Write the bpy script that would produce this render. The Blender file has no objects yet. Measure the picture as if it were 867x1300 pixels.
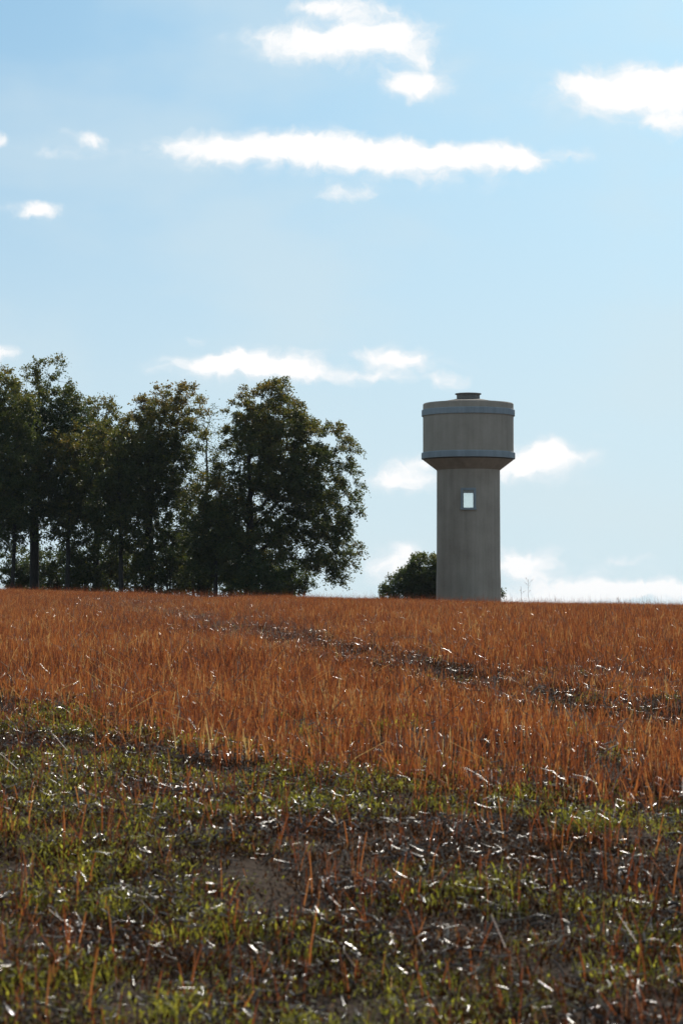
import bpy, math, random
import numpy as np
from mathutils import Vector

R = math.radians
sc = bpy.context.scene
col = sc.collection

# ------------------------------------------------------------------ camera
FPX, HORIZON, EYE = 3200.0, 775.0, 1.6          # focal length in px of a 1300 px high frame
cam = bpy.data.cameras.new('camera')
cam.sensor_fit = 'VERTICAL'
cam.sensor_height = 23.6
cam.sensor_width = 15.7
cam.lens = FPX / 1300.0 * 23.6
cam.clip_start = 0.1
cam.clip_end = 20000
cam.dof.use_dof = True
cam.dof.focus_distance = 70.0
cam.dof.aperture_fstop = 4.5
camo = bpy.data.objects.new('camera', cam)
col.objects.link(camo)
camo.location = (0, 0, EYE)
camo.rotation_euler = (R(90) + math.atan((HORIZON - 650) / FPX), 0, 0)
sc.camera = camo

# ------------------------------------------------------------------ sun and sky
SUN_EL, SUN_AZ = R(36), R(14)                   # azimuth clockwise from the view direction (+Y)
sund = Vector((math.sin(SUN_AZ) * math.cos(SUN_EL), math.cos(SUN_AZ) * math.cos(SUN_EL), math.sin(SUN_EL)))
sun = bpy.data.lights.new('sun', 'SUN')
sun.energy = 5.0
sun.angle = R(0.53)
sun.color = (1.0, 0.93, 0.82)
suno = bpy.data.objects.new('sun', sun)
suno.rotation_euler = (-sund).to_track_quat('-Z', 'Y').to_euler()
suno.location = (20, 60, 60)
col.objects.link(suno)

sc.render.engine = 'CYCLES'
sc.view_settings.view_transform = 'Standard'
sc.view_settings.look = 'None'
sc.view_settings.exposure = 0.0
sc.view_settings.gamma = 1.0
sc.view_settings.use_curve_mapping = False
sc.cycles.max_bounces = 10
sc.cycles.transmission_bounces = 8
sc.cycles.transparent_max_bounces = 8

world = bpy.data.worlds.new('World')
sc.world = world
world.use_nodes = True
nt = world.node_tree
nt.nodes.clear()
def N(tree, typ, **kw):
    n = tree.nodes.new(typ)
    for k, v in kw.items():
        if k.startswith('i_'):
            n.inputs[k[2:]].default_value = v
        else:
            setattr(n, k, v)
    return n
def math_node(tree, op, a, b=None, clamp=False):
    n = tree.nodes.new('ShaderNodeMath'); n.operation = op; n.use_clamp = clamp
    for i, v in enumerate((a, b)):
        if v is None: continue
        if isinstance(v, (int, float)): n.inputs[i].default_value = v
        else: tree.links.new(v, n.inputs[i])
    return n.outputs[0]
def smooth(tree, v, a, b, lo=0.0, hi=1.0):
    n = tree.nodes.new('ShaderNodeMapRange'); n.interpolation_type = 'SMOOTHSTEP'
    tree.links.new(v, n.inputs['Value'])
    n.inputs['From Min'].default_value = a; n.inputs['From Max'].default_value = b
    n.inputs['To Min'].default_value = lo; n.inputs['To Max'].default_value = hi
    return n.outputs[0]

def build_sky():
    L = nt.links.new
    sky = N(nt, 'ShaderNodeTexSky', sky_type='NISHITA', sun_disc=False, sun_elevation=SUN_EL, sun_rotation=SUN_AZ,
            altitude=100.0, air_density=1.0, dust_density=0.6, ozone_density=1.6)
    tc = N(nt, 'ShaderNodeTexCoord')
    sep = N(nt, 'ShaderNodeSeparateXYZ'); L(tc.outputs['Generated'], sep.inputs[0])
    x, y, z = sep.outputs
    az = math_node(nt, 'ARCTAN2', x, y)
    el = math_node(nt, 'ARCSINE', z)
    # milliradians: one unit = 0.01 rad
    # the sky model is read a little above each direction, which keeps the yellow band off the horizon
    lift = N(nt, 'ShaderNodeCombineXYZ'); L(x, lift.inputs[0]); L(y, lift.inputs[1])
    L(math_node(nt, 'ADD', math_node(nt, 'MULTIPLY', z, .75), .2), lift.inputs[2])
    nrm = N(nt, 'ShaderNodeVectorMath', operation='NORMALIZE'); L(lift.outputs[0], nrm.inputs[0]); L(nrm.outputs[0], sky.inputs['Vector'])
    azs = math_node(nt, 'MULTIPLY', az, 100.0); els = math_node(nt, 'MULTIPLY', el, 100.0)
    comb = N(nt, 'ShaderNodeCombineXYZ'); L(azs, comb.inputs[0]); L(els, comb.inputs[1])
    # domain warp gives the cumulus edges their lumps and wisps
    def warp(vec, scale, amp, detail, rough=0.55):
        nz = N(nt, 'ShaderNodeTexNoise', noise_dimensions='2D', i_Scale=scale, i_Detail=detail, i_Roughness=rough)
        L(vec, nz.inputs['Vector'])
        s = N(nt, 'ShaderNodeVectorMath', operation='SUBTRACT'); L(nz.outputs['Color'], s.inputs[0]); s.inputs[1].default_value = (.5, .5, .5)
        m = N(nt, 'ShaderNodeVectorMath', operation='MULTIPLY'); L(s.outputs[0], m.inputs[0]); m.inputs[1].default_value = amp
        a = N(nt, 'ShaderNodeVectorMath', operation='ADD'); L(vec, a.inputs[0]); L(m.outputs[0], a.inputs[1])
        return a.outputs[0]
    w = warp(comb.outputs[0], 0.55, (1.5, .75, 0), 2.0)
    w = warp(w, 1.7, (.62, .42, 0), 6.0, .55)
    # single clouds: centre and half axes in hundredths of a radian, strength
    def A(px, py, rx, ry, s): return ((px - 433.5) / 32, (775 - py) / 32, rx / 32, ry / 32, s)
    clouds = [A(400, 58, 88, 26, 1.0), A(500, 52, 62, 28, 1.0), A(440, 18, 62, 16, .9), A(385, 20, 42, 8, .45), A(535, 85, 17, 24, .45), A(528, 115, 38, 17, 1.0),
              A(265, 190, 68, 20, 1.05), A(370, 187, 80, 23, 1.15), A(470, 198, 95, 22, 1.1), A(580, 202, 90, 19, 1.05), A(665, 208, 42, 12, .8), A(545, 228, 32, 8, .35),
              A(805, 122, 84, 31, 1.2), A(880, 125, 70, 28, 1.2), A(848, 168, 40, 17, .95), A(735, 118, 30, 16, .4), A(735, 203, 25, 10, .3),
              A(115, 183, 23, 11, 1.0), A(70, 200, 30, 7, .2), A(-3, 185, 14, 9, .7), A(45, 272, 25, 12, 1.05), A(12, 270, 14, 8, .3), A(445, 248, 40, 10, .75), A(425, 234, 9, 10, .3),
              A(275, 464, 75, 15, .85), A(325, 462, 60, 21, 1.0), A(385, 470, 44, 15, .75), A(395, 448, 26, 9, .5), A(490, 450, 46, 10, .7), A(510, 462, 40, 11, .65), A(460, 480, 80, 9, .55), A(565, 485, 26, 11, .65), A(240, 432, 16, 7, .4),
              A(8, 452, 22, 13, .95), A(520, 605, 46, 22, .75), A(540, 585, 20, 12, .5), A(480, 612, 24, 16, .5),
              A(662, 588, 46, 26, 1.1), A(695, 570, 26, 18, .85), A(730, 583, 26, 13, .55), A(760, 555, 20, 5, .25),
              A(660, 716, 44, 21, 1.1), A(790, 711, 36, 6, .35), A(495, 720, 46, 20, .6), A(515, 700, 18, 12, .5),
              A(740, 750, 85, 17, 1.1), A(850, 752, 85, 16, 1.1), A(660, 765, 70, 14, .8), A(950, 750, 60, 15, .8), A(430, 768, 70, 18, .5)]
    # soft thin skirts below and around the larger ones
    clouds += [A(440, 72, 150, 34, .3), A(450, 206, 290, 24, .42), A(810, 136, 110, 40, .35), A(320, 474, 150, 20, .32), A(500, 468, 120, 24, .25), A(690, 592, 85, 30, .32),
               A(505, 604, 75, 34, .3), A(700, 735, 170, 40, .3), A(85, 195, 80, 14, .2), A(40, 275, 50, 14, .22), A(540, 110, 60, 28, .28), A(560, 235, 110, 14, .22), A(500, 710, 60, 34, .3), A(700, 120, 60, 26, .2)]
    best = None
    for (cx, cy, rx, ry, s) in clouds:
        sub = N(nt, 'ShaderNodeVectorMath', operation='SUBTRACT'); L(w, sub.inputs[0]); sub.inputs[1].default_value = (cx, cy, 0)
        mul = N(nt, 'ShaderNodeVectorMath', operation='MULTIPLY'); L(sub.outputs[0], mul.inputs[0]); mul.inputs[1].default_value = (1 / rx, 1 / ry, 0)
        ln = N(nt, 'ShaderNodeVectorMath', operation='LENGTH'); L(mul.outputs[0], ln.inputs[0])
        g = smooth(nt, ln.outputs['Value'], 1.5, 0.1, 0.0, s)
        best = g if best is None else math_node(nt, 'ADD', best, g)
    best = math_node(nt, 'MULTIPLY', best, 1.28)
    # the rest of the sky, beyond these clouds: scattered cumulus of the same size
    big = N(nt, 'ShaderNodeTexNoise', noise_dimensions='3D', i_Scale=5.0, i_Detail=7.0, i_Roughness=.58)
    mp = N(nt, 'ShaderNodeVectorMath', operation='MULTIPLY'); L(tc.outputs['Generated'], mp.inputs[0]); mp.inputs[1].default_value = (1, 1, 3.0)
    L(mp.outputs[0], big.inputs['Vector'])
    gen = smooth(nt, big.outputs[0], .57, .68)
    off_el = smooth(nt, els, 24.5, 29.0)
    off_az = smooth(nt, math_node(nt, 'ABSOLUTE', azs), 15.5, 20.0)
    above = smooth(nt, els, 0.0, 3.0)
    gen = math_node(nt, 'MULTIPLY', math_node(nt, 'MULTIPLY', gen, math_node(nt, 'MAXIMUM', off_el, off_az)), above)
    dens = math_node(nt, 'MAXIMUM', best, gen)
    # ragged density
    fine = N(nt, 'ShaderNodeTexNoise', noise_dimensions='2D', i_Scale=1.6, i_Detail=7.0, i_Roughness=.6)
    mp2 = N(nt, 'ShaderNodeVectorMath', operation='MULTIPLY'); L(w, mp2.inputs[0]); mp2.inputs[1].default_value = (.7, 1.1, 1)
    L(mp2.outputs[0], fine.inputs['Vector'])
    fr = math_node(nt, 'MULTIPLY', math_node(nt, 'SUBTRACT', fine.outputs[0], .5), 1.25)
    gate = smooth(nt, dens, .0, .35)
    dens2 = math_node(nt, 'ADD', dens, math_node(nt, 'MULTIPLY', fr, gate))
    cov = smooth(nt, dens2, .02, 1.45)
    # thin veil of high cloud over all the sky
    veil = N(nt, 'ShaderNodeTexNoise', noise_dimensions='2D', i_Scale=.16, i_Detail=4.0, i_Roughness=.5)
    mp3 = N(nt, 'ShaderNodeVectorMath', operation='MULTIPLY'); L(comb.outputs[0], mp3.inputs[0]); mp3.inputs[1].default_value = (.6, 1.2, 1)
    L(mp3.outputs[0], veil.inputs['Vector'])
    vv = smooth(nt, veil.outputs[0], .34, .72, 0.0, .45)
    # combine
    grade = N(nt, 'ShaderNodeMix', data_type='RGBA', blend_type='MULTIPLY'); grade.inputs[0].default_value = 1.0
    L(sky.outputs[0], grade.inputs[6]); grade.inputs[7].default_value = SKY_TINT
    m1 = N(nt, 'ShaderNodeMix', data_type='RGBA'); L(vv, m1.inputs[0]); L(grade.outputs[2], m1.inputs[6]); m1.inputs[7].default_value = VEIL
    hz = smooth(nt, math_node(nt, 'ABSOLUTE', els), 26.0, 0.0, 0.0, .85)
    m1b = N(nt, 'ShaderNodeMix', data_type='RGBA'); L(hz, m1b.inputs[0]); L(m1.outputs[2], m1b.inputs[6]); m1b.inputs[7].default_value = HAZE
    cc = N(nt, 'ShaderNodeMix', data_type='RGBA'); L(smooth(nt, math_node(nt, 'ADD', dens, fr), .6, 1.5), cc.inputs[0]); cc.inputs[6].default_value = CLOUD_BASE; cc.inputs[7].default_value = CLOUD
    m2 = N(nt, 'ShaderNodeMix', data_type='RGBA'); L(cov, m2.inputs[0]); L(m1b.outputs[2], m2.inputs[6]); L(cc.outputs[2], m2.inputs[7])
    bg = N(nt, 'ShaderNodeBackground'); bg.inputs['Strength'].default_value = SKY_STRENGTH
    L(m2.outputs[2], bg.inputs['Color'])
    out = N(nt, 'ShaderNodeOutputWorld'); L(bg.outputs[0], out.inputs['Surface'])
SKY_STRENGTH = 0.10
HAZE_DENSITY = 0.000045
SKY_TINT = (.73, 1.0, 1.01, 1)
VEIL = (6.3, 7.7, 8.5, 1)
HAZE = (6.9, 8.1, 8.5, 1)
CLOUD = (10.2, 10.2, 10.2, 1)
CLOUD_BASE = (8.5, 9.1, 9.5, 1)
build_sky()

# ------------------------------------------------------------------ helpers
rng = np.random.default_rng(7)
random.seed(7)

def hash2(i, j, s):
    h = np.sin(i * 127.1 + j * 311.7 + s * 74.7) * 43758.5453
    return h - np.floor(h)
def vnoise(x, y, s=0):
    x = np.asarray(x, float); y = np.asarray(y, float)
    i = np.floor(x); j = np.floor(y); fx = x - i; fy = y - j
    fx = fx * fx * (3 - 2 * fx); fy = fy * fy * (3 - 2 * fy)
    return (hash2(i, j, s) * (1 - fx) + hash2(i + 1, j, s) * fx) * (1 - fy) + (hash2(i, j + 1, s) * (1 - fx) + hash2(i + 1, j + 1, s) * fx) * fy
def fbm(x, y, s=0, o=3):
    t = 0; a = .5; n = 0
    for k in range(o):
        t = t + a * vnoise(x * 2 ** k, y * 2 ** k, s + k * 11); n += a; a *= .5
    return t / n
def sstep(v, a, b):
    t = np.clip((v - a) / (b - a), 0, 1)
    return t * t * (3 - 2 * t)

def mesh_np(name, V, F, mats, smooth_shade=False, attrs=None):
    """V (n,3), F (m,k) with one k for all faces"""
    V = np.asarray(V, np.float32); F = np.asarray(F, np.int32)
    me = bpy.data.meshes.new(name)
    m, k = F.shape
    me.vertices.add(len(V)); me.vertices.foreach_set('co', V.ravel())
    me.loops.add(m * k); me.loops.foreach_set('vertex_index', F.ravel())
    me.polygons.add(m)
    me.polygons.foreach_set('loop_start', np.arange(0, m * k, k, dtype=np.int32))
    me.polygons.foreach_set('loop_total', np.full(m, k, np.int32))
    me.polygons.foreach_set('use_smooth', np.full(m, smooth_shade, bool))
    for mt in (mats if isinstance(mats, (list, tuple)) else [mats]):
        me.materials.append(mt)
    for an, av in (attrs or {}).items():
        a = me.attributes.new(an, 'FLOAT', 'POINT'); a.data.foreach_set('value', np.asarray(av, np.float32))
    me.update(calc_edges=True)
    me.validate()
    return me
def obj(name, me, parent=None, loc=None):
    o = bpy.data.objects.new(name, me)
    col.objects.link(o)
    if parent: o.parent = parent
    if loc is not None: o.location = loc
    return o
def empty(name, loc):
    o = bpy.data.objects.new(name, None); col.objects.link(o); o.location = loc
    o.empty_display_size = .5
    return o
def tag(o, label=None, cat=None, group=None, kind=None):
    if label: o['label'] = label
    if cat: o['category'] = cat
    if group: o['group'] = group
    if kind: o['kind'] = kind
    return o

def ramp(tree, fac, stops):
    n = tree.nodes.new('ShaderNodeValToRGB')
    e = n.color_ramp.elements
    while len(e) < len(stops): e.new(.5)
    for el_, (p, c) in zip(e, stops):
        el_.position = p; el_.color = (*c, 1)
    tree.links.new(fac, n.inputs[0])
    return n.outputs[0]
def new_mat(name):
    m = bpy.data.materials.new(name); m.use_nodes = True
    m.node_tree.nodes.clear()
    return m, m.node_tree
def thin_mat(name, stops, transl=.5, rough=.5, spec=.4, tint=(1, 1, 1), patchy=.25, pscale=.35):
    """thin plant tissue: diffuse, gloss and light passing through; colour varies per piece ('rnd') and by place"""
    m, t = new_mat(name); L = t.links.new
    at = N(t, 'ShaderNodeAttribute', attribute_name='rnd')
    geo = N(t, 'ShaderNodeNewGeometry')
    nz = N(t, 'ShaderNodeTexNoise', i_Scale=pscale, i_Detail=4.0)
    L(geo.outputs['Position'], nz.inputs['Vector'])
    oi = N(t, 'ShaderNodeObjectInfo')
    nf = N(t, 'ShaderNodeTexNoise', i_Scale=pscale * 6, i_Detail=3.0)
    L(geo.outputs['Position'], nf.inputs['Vector'])
    f = math_node(t, 'ADD', at.outputs['Fac'], math_node(t, 'MULTIPLY', math_node(t, 'SUBTRACT', nz.outputs[0], .5), patchy * 2))
    f = math_node(t, 'ADD', f, math_node(t, 'MULTIPLY', math_node(t, 'SUBTRACT', nf.outputs[0], .5), patchy * 2))
    f = math_node(t, 'ADD', f, math_node(t, 'MULTIPLY', math_node(t, 'SUBTRACT', oi.outputs['Random'], .5), .2), clamp=True)
    c = ramp(t, f, stops)
    p = N(t, 'ShaderNodeBsdfPrincipled'); L(c, p.inputs['Base Color'])
    p.inputs['Roughness'].default_value = rough; p.inputs['Specular IOR Level'].default_value = spec
    tr = N(t, 'ShaderNodeBsdfTranslucent')
    mx = N(t, 'ShaderNodeMix', data_type='RGBA', blend_type='MULTIPLY'); mx.inputs[0].default_value = 1
    L(c, mx.inputs[6]); mx.inputs[7].default_value = (*tint, 1)
    L(mx.outputs[2], tr.inputs['Color'])
    ms = N(t, 'ShaderNodeMixShader'); ms.inputs[0].default_value = transl
    L(p.outputs[0], ms.inputs[1]); L(tr.outputs[0], ms.inputs[2])
    o = N(t, 'ShaderNodeOutputMaterial'); L(ms.outputs[0], o.inputs['Surface'])
    return m

# ------------------------------------------------------------------ terrain
ROW = np.array([.46, -.89]); ROWN = np.array([.89, .46])     # drilling rows run away to the upper left
BX = np.array([-14, -6, -3.8, -2.14, -.85, 0, .94, 2.26, 4.5, 9])       # near edge of the standing stubble
BY = np.array([46, 33, 28, 24.1, 20.3, 19.1, 18.1, 16.7, 14.5, 11])
TX = np.array([-8, -4.2, -2.54, -.77, .54, 1.63, 2.39, 3.4, 6.0, 9.0])        # wheel track through the stubble
TY = np.array([92, 70, 56.7, 45.8, 37.1, 31.3, 28.6, 25.1, 18.5, 12])
def edge_dist(x, y):
    return y - np.interp(x, BX, BY)
def track_dist(x, y):
    return np.abs(x - np.interp(-y, -TY, TX)) * .93
def height(x, y):
    x = np.asarray(x, float); y = np.asarray(y, float)
    yc = np.clip(y, -200, 420)
    z = .024 * yc - .000071 * yc * yc
    far = np.maximum(y - 420, 0)
    z = z - .0356 * 900 * (1 - np.exp(-far / 900))
    z = np.where(y < 0, .024 * np.maximum(y, -60) * .4, z)
    xc = 60 * np.tanh(x / 60)
    z = z - .026 * xc * np.clip(y / 150, 0, 1)
    z = z + .28 * (fbm(x / 17 + 3, y / 26, 5, 2) - .5) * np.clip((y - 20) / 60, 0, 1) * np.clip((320 - y) / 60, 0, 1)
    # worked ground: low ruts along the rows and clods
    u = x * ROWN[0] + y * ROWN[1]; v = x * ROW[0] + y * ROW[1]
    near = np.clip((60 - y) / 35, 0, 1) * (y > -20)
    z = z + near * (.20 * (fbm(u * .75, v * .16, 21, 2) - .5) + .08 * (fbm(x * 2.6, y * 2.6, 31, 3) - .5))
    z = z - .07 * np.exp(-(track_dist(x, y) / .45) ** 2) * (y > 9) * np.clip((110 - y) / 20, 0, 1)
    return z

def axis(segs):
    out = [segs[0][0]]
    for a, b, s in segs:
        n = max(1, int(round((b - a) / s))); out += list(np.linspace(a, b, n + 1)[1:])
    return np.array(out)
gx = axis([(-4000, -400, 300), (-400, -60, 20), (-60, -12, 1.5), (-12, -5, .4), (-5, 5, .1), (5, 12, .4), (12, 60, 1.5), (60, 400, 20), (400, 4000, 300)])
gy = axis([(-4000, -200, 300), (-200, 0, 8), (0, 7, .5), (7, 32, .12), (32, 70, .4), (70, 240, 1.5), (240, 500, 10), (500, 9000, 250)])
X, Y = np.meshgrid(gx, gy)
Z = height(X, Y)
V = np.stack([X, Y, Z], -1).reshape(-1, 3)
nx, ny = len(gx), len(gy)
ii = np.arange(nx * ny).reshape(ny, nx)
F = np.stack([ii[:-1, :-1], ii[:-1, 1:], ii[1:, 1:], ii[1:, :-1]], -1).reshape(-1, 4)

soil, t = new_mat('field_soil')
L = t.links.new
geo = N(t, 'ShaderNodeNewGeometry')
n1 = N(t, 'ShaderNodeTexNoise', i_Scale=.8, i_Detail=6.0); L(geo.outputs['Position'], n1.inputs['Vector'])
n2 = N(t, 'ShaderNodeTexNoise', i_Scale=22.0, i_Detail=6.0, i_Roughness=.65); L(geo.outputs['Position'], n2.inputs['Vector'])
f = math_node(t, 'ADD', math_node(t, 'MULTIPLY', n1.outputs[0], .5), math_node(t, 'MULTIPLY', n2.outputs[0], .5))
c = ramp(t, f, [(.3, (.018, .011, .007)), (.5, (.042, .025, .015)), (.7, (.085, .052, .03))])
p = N(t, 'ShaderNodeBsdfPrincipled', i_Roughness=.9); L(c, p.inputs['Base Color'])
p.inputs['Specular IOR Level'].default_value = .05
b = N(t, 'ShaderNodeBump', i_Strength=.9, i_Distance=.03); L(n2.outputs[0], b.inputs['Height']); L(b.outputs[0], p.inputs['Normal'])
o = N(t, 'ShaderNodeOutputMaterial'); L(p.outputs[0], o.inputs['Surface'])
ground = obj('ground', mesh_np('ground', V, F, soil, True))
tag(ground, 'dark brown soil of the stubble field rising to a crest', 'ground', kind='structure')

# ------------------------------------------------------------------ water tower
def concrete(name, c0, c1, streak=.5):
    m, t = new_mat(name); L = t.links.new
    tc = N(t, 'ShaderNodeTexCoord')
    mp = N(t, 'ShaderNodeMapping'); L(tc.outputs['Object'], mp.inputs[0]); mp.inputs['Scale'].default_value = (2.2, 2.2, .12)
    a = N(t, 'ShaderNodeTexNoise', i_Scale=1.0, i_Detail=6.0, i_Roughness=.6); L(mp.outputs[0], a.inputs['Vector'])
    bl = N(t, 'ShaderNodeTexNoise', i_Scale=.55, i_Detail=5.0); L(tc.outputs['Object'], bl.inputs['Vector'])
    fi = N(t, 'ShaderNodeTexNoise', i_Scale=14.0, i_Detail=5.0); L(tc.outputs['Object'], fi.inputs['Vector'])
    f = math_node(t, 'ADD', math_node(t, 'MULTIPLY', a.outputs[0], streak), math_node(t, 'MULTIPLY', bl.outputs[0], 1 - streak))
    f = math_node(t, 'ADD', f, math_node(t, 'MULTIPLY', math_node(t, 'SUBTRACT', fi.outputs[0], .5), .25))
    c = ramp(t, f, [(.32, c0), (.68, c1)])
    p = N(t, 'ShaderNodeBsdfPrincipled', i_Roughness=.88); L(c, p.inputs['Base Color'])
    p.inputs['Specular IOR Level'].default_value = .25
    b = N(t, 'ShaderNodeBump', i_Strength=.35, i_Distance=.03); L(fi.outputs[0], b.inputs['Height']); L(b.outputs[0], p.inputs['Normal'])
    o = N(t, 'ShaderNodeOutputMaterial'); L(p.outputs[0], o.inputs['Surface'])
    return m
M_wall = concrete('weathered_render', (.36, .285, .215), (.57, .465, .36))
M_tank = concrete('tank_render', (.38, .305, .23), (.56, .46, .36))
M_ring = concrete('grey_blue_paint', (.28, .305, .31), (.44, .475, .485), .6)
M_roof = concrete('roof_concrete', (.07, .06, .05), (.13, .115, .10), .3)
M_cap = concrete('cap_concrete', (.20, .17, .14), (.34, .29, .24), .3)

TY0 = 207.0
TX0 = (594.5 - 433.5) / FPX * TY0
tz = float(height(TX0, TY0)) - .3
tower = empty('water_tower', (TX0, TY0, tz))
tower.rotation_euler.z = -math.atan2(TX0, TY0)
tag(tower, 'grey-brown concrete water tower with wide round tank standing behind the field crest', 'water tower')
def lathe(name, prof, mat, parent, seg=96, smooth_shade=True, z0=0.0):
    """prof: list of (r, z) in tower space; one closed surface of revolution, split at sharp corners"""
    V = []; F = []
    ang = np.linspace(0, 2 * math.pi, seg, endpoint=False)
    for (r0, h0), (r1, h1) in zip(prof[:-1], prof[1:]):
        b = len(V)
        for r, h in ((r0, h0), (r1, h1)):
            for a_ in ang: V.append((r * math.cos(a_), r * math.sin(a_), h - z0))
        for k in range(seg):
            k2 = (k + 1) % seg
            F.append((b + k, b + k2, b + seg + k2, b + seg + k))
    o = obj(name, mesh_np(name, np.array(V), np.array(F), mat, smooth_shade), parent, (0, 0, z0))
    return o
def wz(py): return EYE + (775 - py) / FPX * TY0 - tz       # height above the tower foot
RS, RT = 2.59, 3.72
WIN_HW, WB, WT = .44, wz(646.0), wz(624.0)
ZC = wz(597.0)
# shaft with two real openings facing each other, thick wall
def shaft():
    ha = math.asin(WIN_HW / RS)
    front, back = -math.pi / 2, math.pi / 2
    angs = sorted([front - ha, front + ha, back - ha, back + ha] +
                  list(np.linspace(front + ha, back - ha, 34)[1:-1]) + list(np.linspace(back + ha, front - ha + 2 * math.pi, 34)[1:-1]) +
                  list(np.linspace(front - ha, front + ha, 6)[1:-1]) + list(np.linspace(back - ha, back + ha, 6)[1:-1]))
    zs = [0.0, 2.2, 4.4, WB, WT, ZC + .05]
    n = len(angs)
    def rr(zv, inner): return (RS + .035 * (1 - zv / ZC)) - (.28 if inner else 0)
    V = []; F = []
    idx = {}
    for inn in (0, 1):
        for j, zv in enumerate(zs):
            for i, a_ in enumerate(angs):
                idx[inn, j, i] = len(V); r = rr(zv, inn); V.append((r * math.cos(a_), r * math.sin(a_), zv))
    def is_open(i, j):
        am = (angs[i] + (angs[(i + 1) % n] + (2 * math.pi if i == n - 1 else 0))) / 2
        if j != 3: return False
        return any(abs(math.atan2(math.sin(am - c_), math.cos(am - c_))) < ha for c_ in (front, back))
    for j in range(len(zs) - 1):
        for i in range(n):
            k = (i + 1) % n
            if is_open(i, j):
                def reveal(*ids):        # own vertices, so that the wall's shading stays clear of the opening
                    b_ = len(V)
                    for q in ids: V.append(V[idx[q]])
                    F.append(tuple(range(b_, b_ + 4)))
                reveal((0, j, i), (1, j, i), (1, j, k), (0, j, k))
                reveal((0, j + 1, i), (0, j + 1, k), (1, j + 1, k), (1, j + 1, i))
                if not is_open((i - 1) % n, j): reveal((0, j, i), (0, j + 1, i), (1, j + 1, i), (1, j, i))
                if not is_open(k, j): reveal((0, j, k), (1, j, k), (1, j + 1, k), (0, j + 1, k))
                continue
            F.append((idx[0, j, i], idx[0, j, k], idx[0, j + 1, k], idx[0, j + 1, i]))
            F.append((idx[1, j, i], idx[1, j + 1, i], idx[1, j + 1, k], idx[1, j, k]))
    me = mesh_np('shaft', np.array(V), np.array(F), M_wall, False)
    return obj('shaft', me, tower)
sh = shaft()
for pl in sh.data.polygons:
    c_ = pl.center
    if abs(math.hypot(pl.normal.x, pl.normal.y)) > .9 and pl.area > .05: pl.use_smooth = True
lathe('plinth', [(RS + .0, 0), (RS + .07, 0), (RS + .055, wz(736)), (RS + .03, wz(724))], M_wall, tower)
lathe('tank_cone', [(RS - .2, ZC), (RS + .012, ZC), (RT - .02, wz(584)), (RT - .3, wz(584))], M_wall, tower)
zr0, zr1 = wz(582.5), wz(575.5)
lathe('ring', [(RT - .25, zr0 - .03), (RT + .10, zr0 - .03), (RT + .13, zr0), (RT + .13, zr1), (RT + .09, zr1 + .05), (RT - .05, zr1 + .07)], M_ring, tower)
lathe('tank', [(RT - .06, zr0), (RT, zr0 + .02), (RT, wz(513.2)), (RT - .04, wz(512.6)), (RT - .3, wz(512.6))], M_tank, tower)
za0, za1 = wz(528.0), wz(521.0)
lathe('ring', [(RT - .05, za0 - .02), (RT + .09, za0 - .02), (RT + .11, za0), (RT + .11, za1), (RT + .08, za1 + .04), (RT - .05, za1 + .05)], M_ring, tower)
roof = lathe('roof', [(RT - .05, wz(512.9)), (RT - .06, wz(512.2)), (2.4, wz(510.3)), (1.15, wz(506.6)), (0.0, wz(505.6))], M_roof, tower)
lathe('roof_cap', [(.95, wz(508)), (.95, wz(500.6)), (1.08, wz(500.4)), (1.08, wz(499.2)), (1.02, wz(499.0)), (0, wz(498.6))], M_cap, roof)
# window: raised surround and a pane, front and back
def window(sgn):
    w = obj('window', None, tower, (0, sgn * math.sqrt(RS ** 2 - WIN_HW ** 2), WB))
    w.rotation_euler = (0, 0, 0 if sgn < 0 else math.pi)
    h = WT - WB
    def boxm(name, x0, x1, y0, y1, z0, z1, mat, b=.012):
        import bmesh
        bm = bmesh.new()
        vs = [bm.verts.new(p_) for p_ in [(x0, y0, z0), (x1, y0, z0), (x1, y1, z0), (x0, y1, z0), (x0, y0, z1), (x1, y0, z1), (x1, y1, z1), (x0, y1, z1)]]
        for q in ((0, 3, 2, 1), (4, 5, 6, 7), (0, 1, 5, 4), (1, 2, 6, 5), (2, 3, 7, 6), (3, 0, 4, 7)): bm.faces.new([vs[i] for i in q])
        if b: bmesh.ops.bevel(bm, geom=bm.edges[:], offset=b, segments=1, affect='EDGES')
        me = bpy.data.meshes.new(name); bm.to_mesh(me); bm.free(); me.materials.append(mat)
        return obj(name, me, w)
    t_ = .18
    boxm('jamb', -WIN_HW - t_, -WIN_HW + .012, -.14, .06, .004, h - .004, M_ring)
    boxm('jamb', WIN_HW - .012, WIN_HW + t_, -.14, .06, .004, h - .004, M_ring)
    boxm('lintel', -WIN_HW - t_, WIN_HW + t_, -.145, .06, h, h + t_, M_ring)
    boxm('sill', -WIN_HW - t_ - .04, WIN_HW + t_ + .04, -.2, .06, -t_, 0, M_ring)
    boxm('pane', -WIN_HW + .014, WIN_HW - .014, .10, .106, .02, h - .02, M_glass, 0)
    return w
M_glass, t = new_mat('window_glass'); L = t.links.new
gl = N(t, 'ShaderNodeBsdfGlossy', i_Roughness=.08); tr = N(t, 'ShaderNodeBsdfTransparent'); tr.inputs[0].default_value = (.95, .96, .95, 1)
ms = N(t, 'ShaderNodeMixShader'); ms.inputs[0].default_value = .06; L(tr.outputs[0], ms.inputs[1]); L(gl.outputs[0], ms.inputs[2])
o = N(t, 'ShaderNodeOutputMaterial'); L(ms.outputs[0], o.inputs['Surface'])
window(-1); window(1)

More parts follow.
